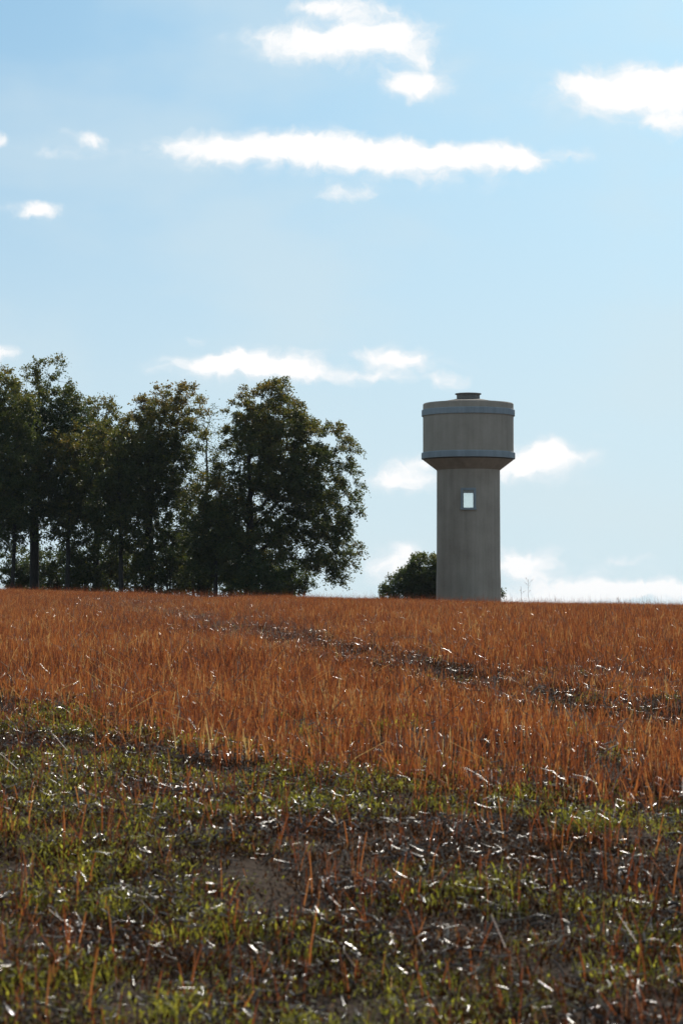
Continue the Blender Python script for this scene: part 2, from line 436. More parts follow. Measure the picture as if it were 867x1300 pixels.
# ------------------------------------------------------------------ trees
M_bark, t = new_mat('bark'); L = t.links.new
tc = N(t, 'ShaderNodeTexCoord'); mp = N(t, 'ShaderNodeMapping'); L(tc.outputs['Object'], mp.inputs[0]); mp.inputs['Scale'].default_value = (6, 6, 1.2)
nz = N(t, 'ShaderNodeTexNoise', i_Scale=2.0, i_Detail=6.0); L(mp.outputs[0], nz.inputs['Vector'])
c = ramp(t, nz.outputs[0], [(.3, (.014, .012, .010)), (.7, (.038, .032, .026))])
p = N(t, 'ShaderNodeBsdfPrincipled', i_Roughness=.9); L(c, p.inputs['Base Color'])
b = N(t, 'ShaderNodeBump', i_Strength=.8, i_Distance=.05); L(nz.outputs[0], b.inputs['Height']); L(b.outputs[0], p.inputs['Normal'])
o = N(t, 'ShaderNodeOutputMaterial'); L(p.outputs[0], o.inputs['Surface'])

GREEN = [(0.0, (.042, .066, .026)), (.4, (.085, .108, .034)), (.7, (.17, .15, .04)), (1.0, (.25, .155, .045))]
M_leaf = thin_mat('leaves', GREEN, .5, .5, .35, (1.0, 1.0, .55), .15, .3)

def unit(v):
    return v / np.maximum(np.linalg.norm(v, axis=-1, keepdims=True), 1e-9)

def tree(name, label, cat, x, y, trunk_top, lobes, trunk_r, n_att, seed, leaves_per=60, leaf=.15, autumn=.0, crown_z0=0.0,
         droop=.25, stems=1, lean=(0, 0), group=None, twig=.75, top_autumn=.35):
    g = np.random.default_rng(seed)
    base = np.array([x, y, float(height(x, y)) - .15])
    root = empty(name, base)
    tag(root, label, cat, group)
    # skeleton nodes (local space)
    P = []; par = []; plen = []
    def add(p_, pa):
        P.append(p_); par.append(pa)
        plen.append(0 if pa < 0 else plen[pa] + float(np.linalg.norm(p_ - P[pa])))
        return len(P) - 1
    for s in range(stems):
        off = np.array([0, 0, 0.])
        ln = np.array([lean[0] + (g.normal(0, .08) if stems > 1 else 0), lean[1] + (g.normal(0, .08) if stems > 1 else 0)])
        cur = add(off, -1); n = max(4, int(trunk_top / .6)); wob = g.normal(0, .05, 2)
        for k in range(1, n + 1):
            q = k / n; wob = wob * .8 + g.normal(0, .035, 2)
            pp = off + np.array([ln[0] * q * trunk_top, ln[1] * q * trunk_top, q * trunk_top]); pp[:2] += wob * 2 * q
            cur = add(pp, cur)
    ntr = len(P)
    # attraction points in the lobes, most of them towards the outside
    lobes = np.array(lobes, float); lobes[:, 2] *= 1.06; lobes[:, 3:] *= 1.13; n_att = int(n_att * 1.22); leaves_per = int(leaves_per * 1.85); leaf = leaf * 1.1
    vol = lobes[:, 3] * lobes[:, 4] * lobes[:, 5]
    pick = g.choice(len(lobes), size=n_att, p=vol / vol.sum())
    d = unit(g.normal(size=(n_att, 3)))
    r = g.random(n_att) ** .42
    A = lobes[pick, :3] + d * r[:, None] * lobes[pick, 3:]
    # lumpy outline
    A += (fbm(A[:, 0] * .5 + seed, A[:, 2] * .5, seed, 2)[:, None] - .5) * lobes[pick, 3:] * .4 * d
    A = A[A[:, 2] > crown_z0]
    tips = []
    order = np.argsort(np.hypot(A[:, 0] - lean[0] * A[:, 2], A[:, 1] - lean[1] * A[:, 2]) + .15 * np.abs(A[:, 2] - trunk_top * .6))
    for a_ in A[order]:
        PP = np.array(P); pl_ = np.array(plen)
        dv = a_ - PP; dist = np.linalg.norm(dv, axis=1)
        cost = dist + .30 * pl_ + np.where(dv[:, 2] < -.2, -dv[:, 2] * .8, 0) + np.where(PP[:, 2] < crown_z0 * .7, 3.0, 0)
        j = int(np.argmin(cost)); seg = dist[j]
        n = max(1, int(seg / .7)); cur = j; p0 = PP[j]
        sag = .12 * seg
        for k in range(1, n + 1):
            q = k / n
            pp = p0 + (a_ - p0) * q; pp = pp + np.array([0, 0, sag * math.sin(math.pi * q)])
            if k < n: pp = pp + g.normal(0, .05 * min(seg, 3), 3) * .5
            cur = add(pp, cur)
        tips.append(cur)
    P = np.array(P); par_a = np.array(par)
    # radii from the tips inwards
    rad = np.zeros(len(P)); ex = 2.35
    acc = np.zeros(len(P)); is_parent = np.zeros(len(P), bool); is_parent[par_a[par_a >= 0]] = True
    for k in range(len(P) - 1, -1, -1):
        if acc[k] == 0: acc[k] = .011 ** ex
        rad[k] = acc[k] ** (1 / ex)
        if par_a[k] >= 0: acc[par_a[k]] += acc[k]
    sc_ = trunk_r / rad[0]
    rad = np.where(rad > .03, .03 + (rad - .03) * (trunk_r - .03) / max(rad[0] - .03, 1e-3), rad)
    # tubes
    def tubes(ids, sides):
        if len(ids) == 0: return np.zeros((0, 3)), np.zeros((0, 4), int)
        p1 = P[ids]; p0 = P[par_a[ids]]; r1 = rad[ids]; r0 = np.minimum(rad[par_a[ids]], rad[ids] * 1.5)
        ax = unit(p1 - p0); up = np.where(np.abs(ax[:, 2:3]) > .9, np.array([[1., 0, 0]]), np.array([[0, 0, 1.]]))
        e1 = unit(np.cross(ax, up)); e2 = np.cross(ax, e1)
        an = np.linspace(0, 2 * math.pi, sides, endpoint=False)
        ring = e1[:, None] * np.cos(an)[None, :, None] + e2[:, None] * np.sin(an)[None, :, None]
        Vv = np.concatenate([p0[:, None] - ax[:, None] * r0[:, None, None] * .3 + ring * r0[:, None, None], p1[:, None] + ring * r1[:, None, None]], 1)
        k = np.arange(sides); k2 = (k + 1) % sides
        q = np.stack([k, k2, sides + k2, sides + k], -1)
        Fv = (np.arange(len(ids)) * 2 * sides)[:, None, None] + q[None]
        return Vv.reshape(-1, 3), Fv.reshape(-1, 4)
    tr_ids = np.array([k for k in range(ntr) if par_a[k] >= 0])
    Vt, Ft = tubes(tr_ids, 9)
    if len(Vt):    # flare at the foot
        fl = 1 + .5 * np.exp(-np.maximum(Vt[:, 2], 0) / .5)
        Vt[:, :2] = Vt[:, :2] * fl[:, None] if stems == 1 else Vt[:, :2]
    br = np.arange(ntr, len(P))
    Vb, Fb = tubes(br, 4)
    F1 = np.concatenate([Ft, Fb + len(Vt)])
    obj('trunk', mesh_np('trunk', np.concatenate([Vt, Vb]), F1, M_bark, True), root)     # trunk with its limbs, one piece
    # leaf sprays: short twigs fanning outwards from the ends of the branches
    nt_ = len(tips); nat = g.integers(0, 1, 1)
    cen = np.array([0, 0, trunk_top * .55]) + np.array([lean[0], lean[1], 0]) * trunk_top * .5
    tipsP = P[tips]; tpar = P[par_a[tips]]
    outw = unit(unit(tipsP - cen) * .8 + unit(tipsP - tpar) * .6)
    nl = leaves_per; tw = 12
    T = np.repeat(np.arange(nt_), tw)
    tdir = unit(outw[T] * .9 + g.normal(0, .62, (len(T), 3)) * np.array([1, 1, .7]))
    tlen = twig * g.uniform(.5, 1.25, len(T))
    per = max(1, nl // tw)
    S = np.repeat(np.arange(len(T)), per)
    q = g.uniform(.05, 1, len(S))
    pos = tipsP[T[S]] - outw[T[S]] * .25 + tdir[S] * (q * tlen[S])[:, None]
    pos[:, 2] -= droop * (q * tlen[S]) ** 2
    pos += g.normal(0, .07, pos.shape)
    size = leaf * g.uniform(.6, 1.3, len(S))
    ld = unit(tdir[S] + g.normal(0, .7, pos.shape) + np.array([0, 0, -droop * .8]))
    nrm = unit(g.normal(0, .6, pos.shape) + np.array([0, 0, .9]))
    sd = unit(np.cross(ld, nrm)); nrm = np.cross(sd, ld)
    a0 = pos; a1 = pos + ld * (size * .5)[:, None] + sd * (size * .36)[:, None] + nrm * (size * .08)[:, None]
    a2 = pos + ld * size[:, None]; a3 = pos + ld * (size * .5)[:, None] - sd * (size * .36)[:, None] + nrm * (size * .08)[:, None]
    Vl = np.stack([a0, a1, a2, a3], 1).reshape(-1, 3)
    Fl = np.arange(len(Vl)).reshape(-1, 4)
    zt = (pos[:, 2] - pos[:, 2].min()) / max(np.ptp(pos[:, 2]), .1)
    tone = np.clip(.30 + autumn + top_autumn * sstep(zt, .5, 1.0) + g.normal(0, .13, len(S)) + g.normal(0, .1, nt_)[T[S]], 0, 1)
    crown = obj('crown', mesh_np('crown', Vl, Fl, M_leaf, False, {'rnd': np.repeat(tone, 4)}), root)
    return root

def gx_at(px, d): return (px - 433.5) / FPX * d
GROVE = 'trees of the grove on the crest'
def lob(*l): return list(l)
# broad rounded tree at the tower end
tree('broadleaf_tree', 'broad rounded tree with drooping outer branches at the tower end of the grove', 'tree',
     gx_at(318, 190), 190, 12.5,
     [(1.6, 0, 10.4, 3.8, 4.6, 5.4), (1.3, 0, 13.2, 3.0, 3.0, 2.7), (4.0, 0, 9.8, 3.5, 3.5, 3.9), (5.6, 0, 7.2, 2.9, 3.3, 3.6), (6.2, .3, 4.2, 2.2, 2.6, 2.6), (6.4, 0, 2.6, 1.5, 1.6, 1.7),
      (-.9, 0, 7.2, 2.6, 2.8, 3.2), (-1.0, 0, 4.4, 3.4, 3.6, 3.2), (3.3, 0, 4.6, 2.8, 3.2, 2.7)],   .38, 1150, 101, 66, .145, .06, 1.1, .55, top_autumn=.3, group=GROVE)
tree('broadleaf_tree', 'tallest tree of the grove with a thick straight dark trunk', 'tree',
     gx_at(44, 196), 196, 15.0,
     [(.9, 0, 14.3, 2.7, 2.6, 3.6), (0, 0, 11.2, 3.7, 3.4, 3.2), (.2, 0, 7.6, 3.4, 3.2, 2.6), (2.6, 0, 13.0, 2.0, 2.0, 2.4), (-2.0, 0, 12.8, 2.0, 2.0, 2.6)], .36, 520, 102, 60, .15, .0, 3.4, .2, group=GROVE)
tree('broadleaf_tree', 'tree with yellowish-brown tinged top standing beside the sparse thin tree', 'tree',
     gx_at(190, 193), 193, 13.5,
     [(1.6, 0, 13.1, 2.8, 2.6, 2.9), (.1, 0, 10.2, 3.0, 3.2, 3.2), (-.2, 0, 6.4, 3.3, 3.0, 2.8), (1.8, 0, 9.5, 1.8, 2.0, 2.6)], .36, 500, 103, 60, .15, .08, 2.3, .25, top_autumn=.45, group=GROVE)
tree('broadleaf_tree', 'dark tree with a bare twig spiking above its crown in the middle of the grove', 'tree',
     gx_at(122, 200), 200, 13.2,
     [(.0, 0, 12.2, 2.6, 2.6, 3.3), (1.0, 0, 9.6, 3.2, 3.0, 3.0), (-.8, 0, 6.6, 2.8, 2.8, 2.4), (1.3, 0, 14.6, .5, .5, 1.7)], .24, 420, 104, 58, .15, .02, 2.6, .2, group=GROVE)
tree('broadleaf_tree', 'dark tree at the far end of the grove from the water tower', 'tree',
     gx_at(-6, 188), 188, 14.0,
     [(.3, 0, 13.4, 2.6, 2.6, 3.6), (-.6, 0, 10.0, 3.4, 3.2, 3.2), (.2, 0, 7.0, 2.8, 2.8, 2.4)], .26, 400, 105, 58, .15, .0, 3.0, .2, group=GROVE)
tree('broadleaf_tree', 'sparse thin-leaved tree showing sky through its crown beside the broad rounded tree', 'tree',
     gx_at(262, 203), 203, 13.6,
     [(0, 0, 13.6, 1.7, 1.7, 2.6), (.2, 0, 10.4, 2.0, 2.0, 3.4), (-.3, 0, 6.0, 2.0, 2.0, 3.0)], .16, 170, 106, 11, .13, .0, 2.0, .1, group=GROVE, twig=.9, top_autumn=.1)
tree('broadleaf_tree', 'slim tree in the shade between the tallest tree and the dark spiked tree', 'tree',
     gx_at(86, 192), 192, 10.5,
     [(0, 0, 9.2, 2.6, 2.6, 3.3), (.3, 0, 5.6, 2.4, 2.4, 2.4)], .17, 250, 107, 56, .15, .0, 2.0, .2, lean=(.02, 0), group=GROVE)
tree('broadleaf_tree', 'slim tree in the shade between the spiked tree and the yellowish-brown topped tree', 'tree',
     gx_at(154, 190), 190, 11.5,
     [(0, 0, 10.2, 2.7, 2.6, 3.2), (-.2, 0, 6.2, 2.4, 2.4, 2.6)], .17, 260, 108, 56, .15, .02, 1.8, .2, lean=(-.015, 0), group=GROVE)
tree('broadleaf_tree', 'slim dark tree hidden in shade under the broad rounded tree\'s inner side', 'tree',
     gx_at(274, 188), 188, 9.5,
     [(-.3, 0, 6.2, 2.5, 2.6, 2.6), (-.2, 0, 3.6, 2.4, 2.4, 2.2)], .15, 240, 109, 56, .15, .0, 1.6, .25, group=GROVE)
tree('broadleaf_tree', "thin leaning tree between the tallest tree and the grove's far end", 'tree',
     gx_at(16, 193), 193, 10.5,
     [(.3, 0, 8.8, 2.4, 2.4, 3.4), (.0, 0, 5.2, 1.8, 2.0, 2.0)], .15, 190, 110, 54, .15, .0, 3.0, .2, lean=(.03, 0), group=GROVE)
# undergrowth and shrubs
UG = 'undergrowth shrubs beneath the grove'
SH = 'dark leafy undergrowth shrub '
for i, (px, d, hh, wd, where) in enumerate([
        (72, 203, 4.6, 2.1, "behind the tallest tree's thick trunk"), (108, 195, 4.4, 2.1, "in front of the spiked tree's trunk"), (138, 205, 5.0, 2.3, "just behind the spiked tree's trunk"),
        (172, 196, 4.8, 2.3, "just behind the yellowish-brown topped tree"), (214, 191, 5.4, 2.5, "in front of the yellowish-brown topped tree, towards the water tower"),
        (246, 196, 5.4, 2.5, "in front of the sparse thin tree"), (292, 198, 4.6, 2.3, "behind the broad rounded tree's trunk"), (232, 206, 7.0, 2.6, "taller than the rest, behind the sparse thin tree"),
        (362, 197, 3.6, 2.1, "beneath the broad rounded tree's drooping branches"), (26, 206, 4.0, 1.8, "behind the thin leaning tree"), (335, 186, 3.6, 2.0, "in front of the broad rounded tree's trunk")]):
    sx = .5 if i % 2 else -.5
    tree('undergrowth_shrub', SH + where, 'shrub', gx_at(px, d), d, hh * .7,
         [(0, 0, hh * .58, wd, wd, hh * .42), (sx, 0, hh * .33, wd * .95, wd * .9, hh * .32)], .07, 130, 200 + i, 50, .14, .0, .3, .2, stems=3, group=UG, top_autumn=.05, twig=.6)
tree('round_shrub', 'dark round-topped shrub growing behind the foot of the water tower', 'shrub', gx_at(556, 222), 222, 3.2,
     [(0, 0, 2.5, 3.6, 3.0, 2.5), (-2.4, 0, 1.7, 2.7, 2.4, 1.8), (2.8, 0, 1.3, 2.7, 2.2, 1.6), (.2, 0, 3.2, 2.4, 2.2, 1.5)], .14, 800, 301, 60, .14, -.08, .2, .1, stems=4, top_autumn=.1, twig=.5)

# ------------------------------------------------------------------ field plants
STALK = [(0.0, (.05, .022, .014)), (.3, (.20, .056, .024)), (.6, (.38, .125, .042)), (.85, (.52, .23, .075)), (1.0, (.58, .44, .22))]
M_stalk = thin_mat('stubble_stalks', STALK, .5, .38, .5, (1, .88, .65), .28, .25)
STRAW = [(0.0, (.045, .025, .016)), (.5, (.13, .08, .05)), (1.0, (.38, .31, .22))]
M_straw = thin_mat('fallen_straw', STRAW, .15, .25, .8, (1, .9, .7), .15, .6)
WEED = [(0.0, (.06, .066, .016)), (.5, (.18, .175, .036)), (1.0, (.46, .42, .09))]
M_weed = thin_mat('green_weeds', WEED, .6, .6, .15, (1, 1, .5), .15, .9)

class MB:
    def __init__(s): s.V = []; s.F = []; s.r = []
    def add(s, V, F, rnd):
        b = len(s.V); s.V += [tuple(v) for v in V]; s.F += [tuple(i + b for i in f) for f in F]; s.r += [rnd] * len(V)
def sheath(mb, p, h, r, lean, rnd, g):
    """a standing split stalk: an open two-sided gutter with a bend"""
    a = g.uniform(0, 6.28); e1 = np.array([math.cos(a), math.sin(a), 0]); e2 = np.array([-math.sin(a), math.cos(a), 0])
    mid = p + np.array([lean[0] * .35, lean[1] * .35, h * .5]); top = p + np.array([lean[0], lean[1], h])
    V = []
    for c_, rr_ in ((p, r), (mid, r * .85), (top, r * .5)):
        V += [c_ - e1 * rr_, c_ + e2 * rr_ * .7, c_ + e1 * rr_]
    mb.add(V, [(0, 1, 4, 3), (1, 2, 5, 4), (3, 4, 7, 6), (4, 5, 8, 7)], rnd)
def rod(mb, p0, p1, r, rnd, sides=5, bend=None):
    ax = unit(p1 - p0); up = np.array([0, 0, 1.]) if abs(ax[2]) < .9 else np.array([1., 0, 0])
    e1 = unit(np.cross(ax, up)); e2 = np.cross(ax, e1)
    pts = [p0, p1] if bend is None else [p0, (p0 + p1) / 2 + bend, p1]
    V = []; F = []
    for c_ in pts:
        for k in range(sides):
            t_ = 2 * math.pi * k / sides; V.append(c_ + (e1 * math.cos(t_) + e2 * math.sin(t_)) * r)
    for j in range(len(pts) - 1):
        for k in range(sides):
            k2 = (k + 1) % sides; F.append((j * sides + k, j * sides + k2, (j + 1) * sides + k2, (j + 1) * sides + k))
    mb.add(V, F, rnd)
def blade(mb, p, d, h, w, rnd, g):
    a = g.uniform(0, 6.28); s_ = np.array([math.cos(a), math.sin(a), 0]) * w
    V = []
    for q, ww in ((0, .7), (.5, 1), (.85, .6), (1, .08)):
        c_ = p + np.array([d[0] * q * q, d[1] * q * q, h * (q - .25 * q * q * q)]); V += [c_ - s_ * ww, c_ + s_ * ww]
    mb.add(V, [(0, 1, 3, 2), (2, 3, 5, 4), (4, 5, 7, 6)], rnd)
def leafq(mb, p, size, rnd, g, top=.8):
    a = g.uniform(0, 6.28); el_ = g.uniform(-.2, top)
    d = np.array([math.cos(a) * math.cos(el_), math.sin(a) * math.cos(el_), math.sin(el_)]); s_ = np.array([-math.sin(a), math.cos(a), g.uniform(-.3, .3)])
    mb.add([p, p + d * size * .55 + s_ * size * .2, p + d * size, p + d * size * .45 - s_ * size * .2], [(0, 1, 2, 3)], rnd)

def proto_collection(name, makers, mat, smooth_shade=False):
    c_ = bpy.data.collections.new(name)
    for i, mb in enumerate(makers):
        o = bpy.data.objects.new('%s_patch_%02d' % (name, i), mesh_np(name, np.array(mb.V), np.array(mb.F), mat, smooth_shade, {'rnd': mb.r}))
        c_.objects.link(o)
    return c_
def scatter(name, label, pts, rz, scl, idx, coll, tilt=None):
    n = len(pts)
    me = bpy.data.meshes.new(name); me.vertices.add(n); me.vertices.foreach_set('co', np.asarray(pts, np.float32).ravel())
    a = me.attributes.new('rot', 'FLOAT_VECTOR', 'POINT'); rv = np.zeros((n, 3), np.float32); rv[:, 2] = rz
    if tilt is not None: rv[:, :2] = tilt
    a.data.foreach_set('vector', rv.ravel())
    a = me.attributes.new('scl', 'FLOAT_VECTOR', 'POINT'); a.data.foreach_set('vector', np.asarray(scl, np.float32).ravel())
    a = me.attributes.new('pick', 'INT', 'POINT'); a.data.foreach_set('value', np.asarray(idx, np.int32))
    o = obj(name, me); tag(o, label, name.replace('_', ' '), kind='stuff')
    ng = bpy.data.node_groups.new(name + '_scatter', 'GeometryNodeTree')
    ng.interface.new_socket('Geometry', in_out='INPUT', socket_type='NodeSocketGeometry')
    ng.interface.new_socket('Geometry', in_out='OUTPUT', socket_type='NodeSocketGeometry')
    gi = ng.nodes.new('NodeGroupInput'); go = ng.nodes.new('NodeGroupOutput')
    ci = ng.nodes.new('GeometryNodeCollectionInfo'); ci.inputs['Collection'].default_value = coll
    ci.inputs['Separate Children'].default_value = True; ci.inputs['Reset Children'].default_value = True
    ip = ng.nodes.new('GeometryNodeInstanceOnPoints'); ip.inputs['Pick Instance'].default_value = True
    def na(nm, ty):
        q = ng.nodes.new('GeometryNodeInputNamedAttribute'); q.data_type = ty; q.inputs['Name'].default_value = nm
        return q.outputs['Attribute']
    er = ng.nodes.new('FunctionNodeEulerToRotation')
    K = ng.links.new
    K(gi.outputs[0], ip.inputs['Points']); K(ci.outputs[0], ip.inputs['Instance'])
    K(na('pick', 'INT'), ip.inputs['Instance Index']); K(na('rot', 'FLOAT_VECTOR'), er.inputs[0]); K(er.outputs[0], ip.inputs['Rotation'])
    K(na('scl', 'FLOAT_VECTOR'), ip.inputs['Scale']); K(ip.outputs[0], go.inputs[0])
    md = o.modifiers.new('scatter', 'NODES'); md.node_group = ng
    return o

PS = .40           # patch size
def tall_patch(seed, n, h0, h1, r0, r1, lean, dark=0.0):
    g = np.random.default_rng(seed); mb = MB()
    for k in range(n):
        p_ = np.array([g.uniform(-PS, PS) * .6, g.uniform(-PS, PS) * .6, -.03]); h = g.uniform(h0, h1) * (1.25 if g.random() < .06 else 1)
        l_ = g.normal(0, lean * (3.0 if g.random() < .11 else 1), 2) * h
        rnd = float(np.clip(g.beta(1.5, 1.5) - dark, 0, 1)); r_ = g.uniform(r0, r1)
        sheath(mb, p_, h, r_, l_, rnd, g)
        if g.random() < .35:      # a dry side shoot or hanging leaf
            q = g.uniform(.3, .8); b0 = p_ + np.array([l_[0] * q, l_[1] * q, h * q])
            a_ = g.uniform(0, 6.28); ll = g.uniform(.05, .14); up = g.uniform(-.3, 1.0)
            e = b0 + np.array([math.cos(a_) * ll * .6, math.sin(a_) * ll * .6, ll * up])
            s_ = np.array([-math.sin(a_), math.cos(a_), 0]) * r_ * .7
            mb.add([b0 - s_, b0 + s_, e + s_ * .3, e - s_ * .3], [(0, 1, 2, 3)], float(np.clip(rnd + g.normal(0, .15), 0, 1)))
    return mb
tall = proto_collection('stubble', [tall_patch(500 + i, 34, .16, .42, .0025, .006, .12) for i in range(8)] +
                        [tall_patch(520 + i, 16, .06, .27, .0018, .0046, .22, .14) for i in range(6)] +
                        [tall_patch(540 + i, 3, .45, .72, .0018, .0036, .10, .1) for i in range(4)], M_stalk)
def litter_patch(seed, n, ln0, ln1, lift, tilt, pale=0.0):
    g = np.random.default_rng(seed); mb = MB()
    for k in range(n):
        ln = ln0 + (ln1 - ln0) * g.random() ** 2; a_ = g.uniform(0, 6.28); e_ = g.normal(0, tilt)
        c_ = np.array([g.uniform(-PS, PS) * .6, g.uniform(-PS, PS) * .6, g.uniform(.003, lift)])
        d_ = np.array([math.cos(a_) * math.cos(e_), math.sin(a_) * math.cos(e_), math.sin(e_)])
        p0 = c_ - d_ * ln / 2; p1 = c_ + d_ * ln / 2
        m_ = min(p0[2], p1[2])
        if m_ < 0: p0[2] -= m_; p1[2] -= m_
        rod(mb, p0, p1, g.uniform(.0012, .0034), float(pale + (1 - pale) * g.random() ** 1.8), 5, g.normal(0, .05 * ln, 3))
    return mb
litter = proto_collection('straw_litter', [litter_patch(600 + i, 48, .015, .13, .075, .5) for i in range(6)] +
                          [litter_patch(620 + i, 6, .10, .30, .2, .9, .45) for i in range(6)], M_straw, True)
def debris_patch(seed, n):
    """dead leaf scraps and short broken stems, brown to black"""
    g = np.random.default_rng(seed); mb = MB()
    for k in range(n):
        q = np.array([g.uniform(-PS, PS) * .6, g.uniform(-PS, PS) * .6, g.uniform(-.004, .045)])
        leafq(mb, q, g.uniform(.01, .036), float(g.random() ** 1.4), g, 1.4)
    return mb
DEBRIS = [(0.0, (.014, .008, .005)), (.5, (.055, .026, .012)), (.9, (.15, .065, .022)), (1.0, (.26, .17, .09))]
M_debris = thin_mat('dead_leaf_scraps', DEBRIS, .35, .85, .06, (1, .8, .6), .1, .9)
debris = proto_collection('dead_leaf_litter', [debris_patch(800 + i, 280) for i in range(6)], M_debris)
def weed_patch(seed, n):
    g = np.random.default_rng(seed); mb = MB(); cs = g.uniform(-PS * .6, PS * .6, (9, 2)); ton = g.random(9)
    for k in range(n):
        j = g.integers(9)
        c_ = cs[j] + g.normal(0, .055, 2); p_ = np.array([c_[0], c_[1], -.01]); rn = float(np.clip(ton[j] + g.normal(0, .2), 0, 1))
        if g.random() < .6:
            blade(mb, p_, g.normal(0, .035, 2), g.uniform(.025, .11), g.uniform(.0013, .003), rn, g)
        else:
            leafq(mb, np.array([c_[0], c_[1], g.uniform(.01, .08)]), g.uniform(.012, .034), rn, g, 1.2)
    return mb
weeds = proto_collection('green_weeds', [weed_patch(700 + i, 290) for i in range(6)], M_weed)

# candidate patches on a jittered grid over the part of the field in view (and a few metres to each side)
def candidates(y0, y1, step, wide):
    ys = np.arange(y0, y1, step); out = []
    for yy in ys:
        hw = .1355 * yy + wide
        xs = np.arange(-hw, hw, step)
        out.append(np.stack([xs, np.full_like(xs, yy)], -1))
    q = np.concatenate(out)
    return q + rng.uniform(-.5, .5, q.shape) * step
cand = np.concatenate([candidates(6.5, 60, PS, 2.5), candidates(60, 120, PS * 1.15, 3.0), candidates(120, 178, PS * 1.25, 3.0)])
cx, cy = cand[:, 0], cand[:, 1]
ed = edge_dist(cx, cy) + (fbm(cx * .8, cy * .5, 41, 3) - .5) * 5.0
td = track_dist(cx, cy)
u = cx * ROWN[0] + cy * ROWN[1]; v = cx * ROW[0] + cy * ROW[1]
stand = sstep(ed, -2.8, 2.6)
trk = np.exp(-(td / (.75 + .5 * fbm(cx, cy * .4, 44, 2))) ** 4) * (cy > 12) * (1 - sstep(cy, 80, 110))
patchy = fbm(u * .55, v * .22, 61, 3)
hole = sstep(patchy, .30, .38)
for hx, hy, hr in ((.9, 21.6, 1.0), (-2.6, 33, 1.1), (1.9, 18.6, .8), (-.2, 20.5, .5)):
    hole = hole * (1 - .85 * np.exp(-((cx - hx) ** 2 + ((cy - hy) / 1.7) ** 2) / hr ** 2))
ptall = np.sqrt(stand) * (1 - .8 * trk) * (.30 + .70 * hole)
n = len(cand)
zz = height(cx, cy)
P3 = np.stack([cx, cy, zz], -1)
hgt = (.62 + .55 * fbm(cx * .5, cy * .3, 71, 3)) * (.55 + .45 * stand) * (1 - .45 * np.exp(-(td / 2.0) ** 2))
rz = rng.uniform(0, 6.28, n)
def sel(mask): return np.nonzero(mask)[0]
k1 = sel(rng.random(n) < ptall)
s1 = np.stack([np.ones(len(k1)), np.ones(len(k1)), hgt[k1] * rng.uniform(.82, 1.15, len(k1))], -1)
i1 = rng.integers(0, 8, len(k1))
k2 = sel((rng.random(n) < .35 + .6 * fbm(u * 1.2, v * .5, 77, 2)) & (ptall < .75) & (cy < 70))
s2 = np.stack([np.ones(len(k2)), np.ones(len(k2)), rng.uniform(.6, 1.2, len(k2))], -1)
i2 = rng.integers(8, 14, len(k2))
k5 = sel(rng.random(n) < (.16 + .22 * sstep(cy, 100, 140)) * stand * (1 - trk))
s5 = np.stack([np.ones(len(k5)), np.ones(len(k5)), rng.uniform(.6, 1.15, len(k5))], -1)
i5 = rng.integers(14, 18, len(k5))
scatter('stubble', 'orange-brown standing stubble of the harvested field', P3[np.concatenate([k1, k2, k5])], rz[np.concatenate([k1, k2, k5])],
        np.concatenate([s1, s2, s5]), np.concatenate([i1, i2, i5]), tall)
# straw: thick where the stubble is down, thin and leaning inside it
pl_ = np.clip(.7 * (1 - stand) + .3 * trk * (1 - sstep(cy, 45, 62)) + .5 * (1 - hole) * stand + .06, 0, 1)
clump = .7 + .9 * sstep(fbm(u * 1.1, v * .5, 81, 3), .38, .6)
k3 = sel((rng.random(n) < pl_ * clump) & (cy < 90))
k6 = sel((stand > .25) & (rng.random(n) < .16 + .34 * (stand > .1) * (1 - .6 * stand)) & (cy < 110))
kk = np.concatenate([k3, k6])
scatter('straw_litter', 'pale fallen straw scattered on the soil, glinting in the sun', P3[kk] + np.array([0, 0, .008]), rz[kk],
        np.stack([np.ones(len(kk)), np.ones(len(kk)), rng.uniform(.7, 1.6, len(kk))], -1), np.concatenate([rng.integers(0, 6, len(k3)), rng.integers(6, 12, len(k6))]), litter)
k7 = sel((rng.random(n) < np.clip(1.3 - stand + trk, .15, 1)) & (cy < 60))
j7 = cand[k7] + rng.uniform(-.3, .3, (len(k7), 2))
P7 = np.concatenate([P3[k7], np.stack([j7[:, 0], j7[:, 1], height(j7[:, 0], j7[:, 1])], -1)]); k7 = np.concatenate([k7, k7])
scatter('dead_leaf_litter', 'brown dead leaf scraps covering the bare soil between the stubble', P7, rng.uniform(0, 6.28, len(k7)),
        np.stack([np.ones(len(k7)), np.ones(len(k7)), rng.uniform(.7, 1.4, len(k7))], -1), rng.integers(0, 6, len(k7)), debris)
gm = fbm(u * 1.5 + 9, v * .5, 91, 3)
pg = sstep(gm + .25 * (fbm(cx * 2.6, cy * 1.4, 95, 2) - .5), .385, .61) * np.clip((1 - stand) * 1.1 + .5 * np.exp(-(ed / 2.5) ** 2) + .10, 0, 1)
k4 = sel((rng.random(n) < pg) & (cy < 60))
scatter('green_weeds', 'low green weeds and grass sprouting between the fallen straw', P3[k4], rz[k4] + 1.0,
        np.stack([np.ones(len(k4)), np.ones(len(k4)), rng.uniform(.6, 1.5, len(k4))], -1), rng.integers(0, 6, len(k4)), weeds)

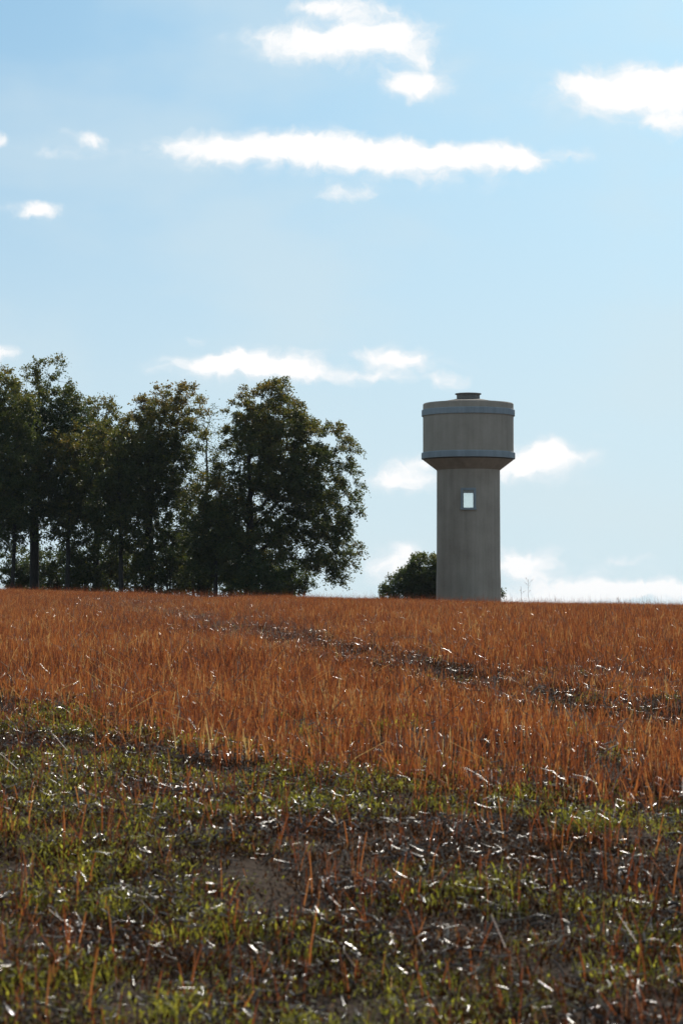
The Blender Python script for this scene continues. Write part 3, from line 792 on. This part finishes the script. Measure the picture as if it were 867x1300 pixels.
# ------------------------------------------------------------------ single plants that stand out
def dry_weed(label, px, d, h, seed, fork):
    g = np.random.default_rng(seed); x = gx_at(px, d)
    root = empty('dry_weed', (x, d, float(height(x, d)) - .02)); tag(root, label, 'weed', 'tall dry weeds on the crest')
    st = MB(); lv = MB(); top = np.array([g.normal(0, .06) * h, 0, h]); mid = top * .5 + np.array([g.normal(0, .04), 0, 0])
    rod(st, np.zeros(3), mid, .010, .2); rod(st, mid, top, .007, .2)
    for k in range(fork):
        q = g.uniform(.45, .95); b0 = mid * min(q * 2, 1) if q < .5 else mid + (top - mid) * (q * 2 - 1)
        e = b0 + np.array([g.choice([-1, 1]) * g.uniform(.1, .25), g.uniform(-.1, .1), g.uniform(.12, .3)]) * h * .7
        rod(st, b0, e, .005, .2)
        for m_ in range(7): leafq(lv, b0 + (e - b0) * g.uniform(.4, 1.05), g.uniform(.05, .09), float(g.random() * .4), g)
    for m_ in range(8): leafq(lv, top - np.array([0, 0, g.uniform(0, .2) * h]), g.uniform(.05, .08), float(g.random() * .4), g)
    obj('stem', mesh_np('stem', np.array(st.V), np.array(st.F), M_stalk, True, {'rnd': st.r}), root)
    obj('leaves', mesh_np('leaves', np.array(lv.V), np.array(lv.F), M_stalk, False, {'rnd': lv.r}), root)
dry_weed('thin branched dry weed taller than the stubble beside the water tower', 672, 148, 1.75, 5, 5)
dry_weed('slender nearly bare dry weed between the branched weed and the water tower', 659, 149, 1.35, 6, 2)
dry_weed('short leafy dry weed on the crest, away from the water tower', 786, 147, .85, 8, 4)

def broad_blades(name, label, cat, x, y, blades_):
    g = np.random.default_rng(int(abs(x * 100)) + 3)
    root = empty(name, (x, y, float(height(x, y)) - .01)); tag(root, label, cat)
    for (dx, dy, h, w, tone, m_) in blades_:
        mb = MB(); blade(mb, np.array([g.normal(0, .012), 0, 0]), (dx, dy), h, w, tone, g)
        obj('blade', mesh_np('blade', np.array(mb.V), np.array(mb.F), m_, True, {'rnd': mb.r}), root)
broad_blades('grass_tuft', 'upright bright green grass tuft of broad blades among low weeds', 'grass tuft', .75, 12.1, [(-.03, 0, .15, .006, .7, M_weed), (.05, .01, .13, .006, .8, M_weed), (.015, -.01, .19, .0045, .5, M_weed)])
broad_blades('dry_stalk', 'single thick yellow-orange dead stalk standing in dark litter', 'stalk', -1.05, 8.95, [(.0, 0, .14, .007, .86, M_stalk), (.004, .004, .12, .006, .8, M_stalk)])

# ------------------------------------------------------------------ air
hx, hy0, hy1, hz0, hz1 = 4300.0, -4300.0, 9300.0, float(Z.min()) - 1.0, 26.0
hv = [(sx * hx, yy, zz_) for zz_ in (hz0, hz1) for yy in (hy0, hy1) for sx in (-1, 1)]
hf = [(0, 2, 3, 1), (4, 5, 7, 6), (0, 1, 5, 4), (2, 6, 7, 3), (0, 4, 6, 2), (1, 3, 7, 5)]
M_air, t = new_mat('air')
pv = N(t, 'ShaderNodeVolumePrincipled'); pv.inputs['Color'].default_value = (.80, .92, 1.0, 1); pv.inputs['Density'].default_value = HAZE_DENSITY; pv.inputs['Anisotropy'].default_value = .2
o = N(t, 'ShaderNodeOutputMaterial'); t.links.new(pv.outputs[0], o.inputs['Volume'])
tag(obj('haze', mesh_np('haze', np.array(hv), np.array(hf), M_air)), 'faint pale haze in the air over the field', 'haze', kind='stuff')
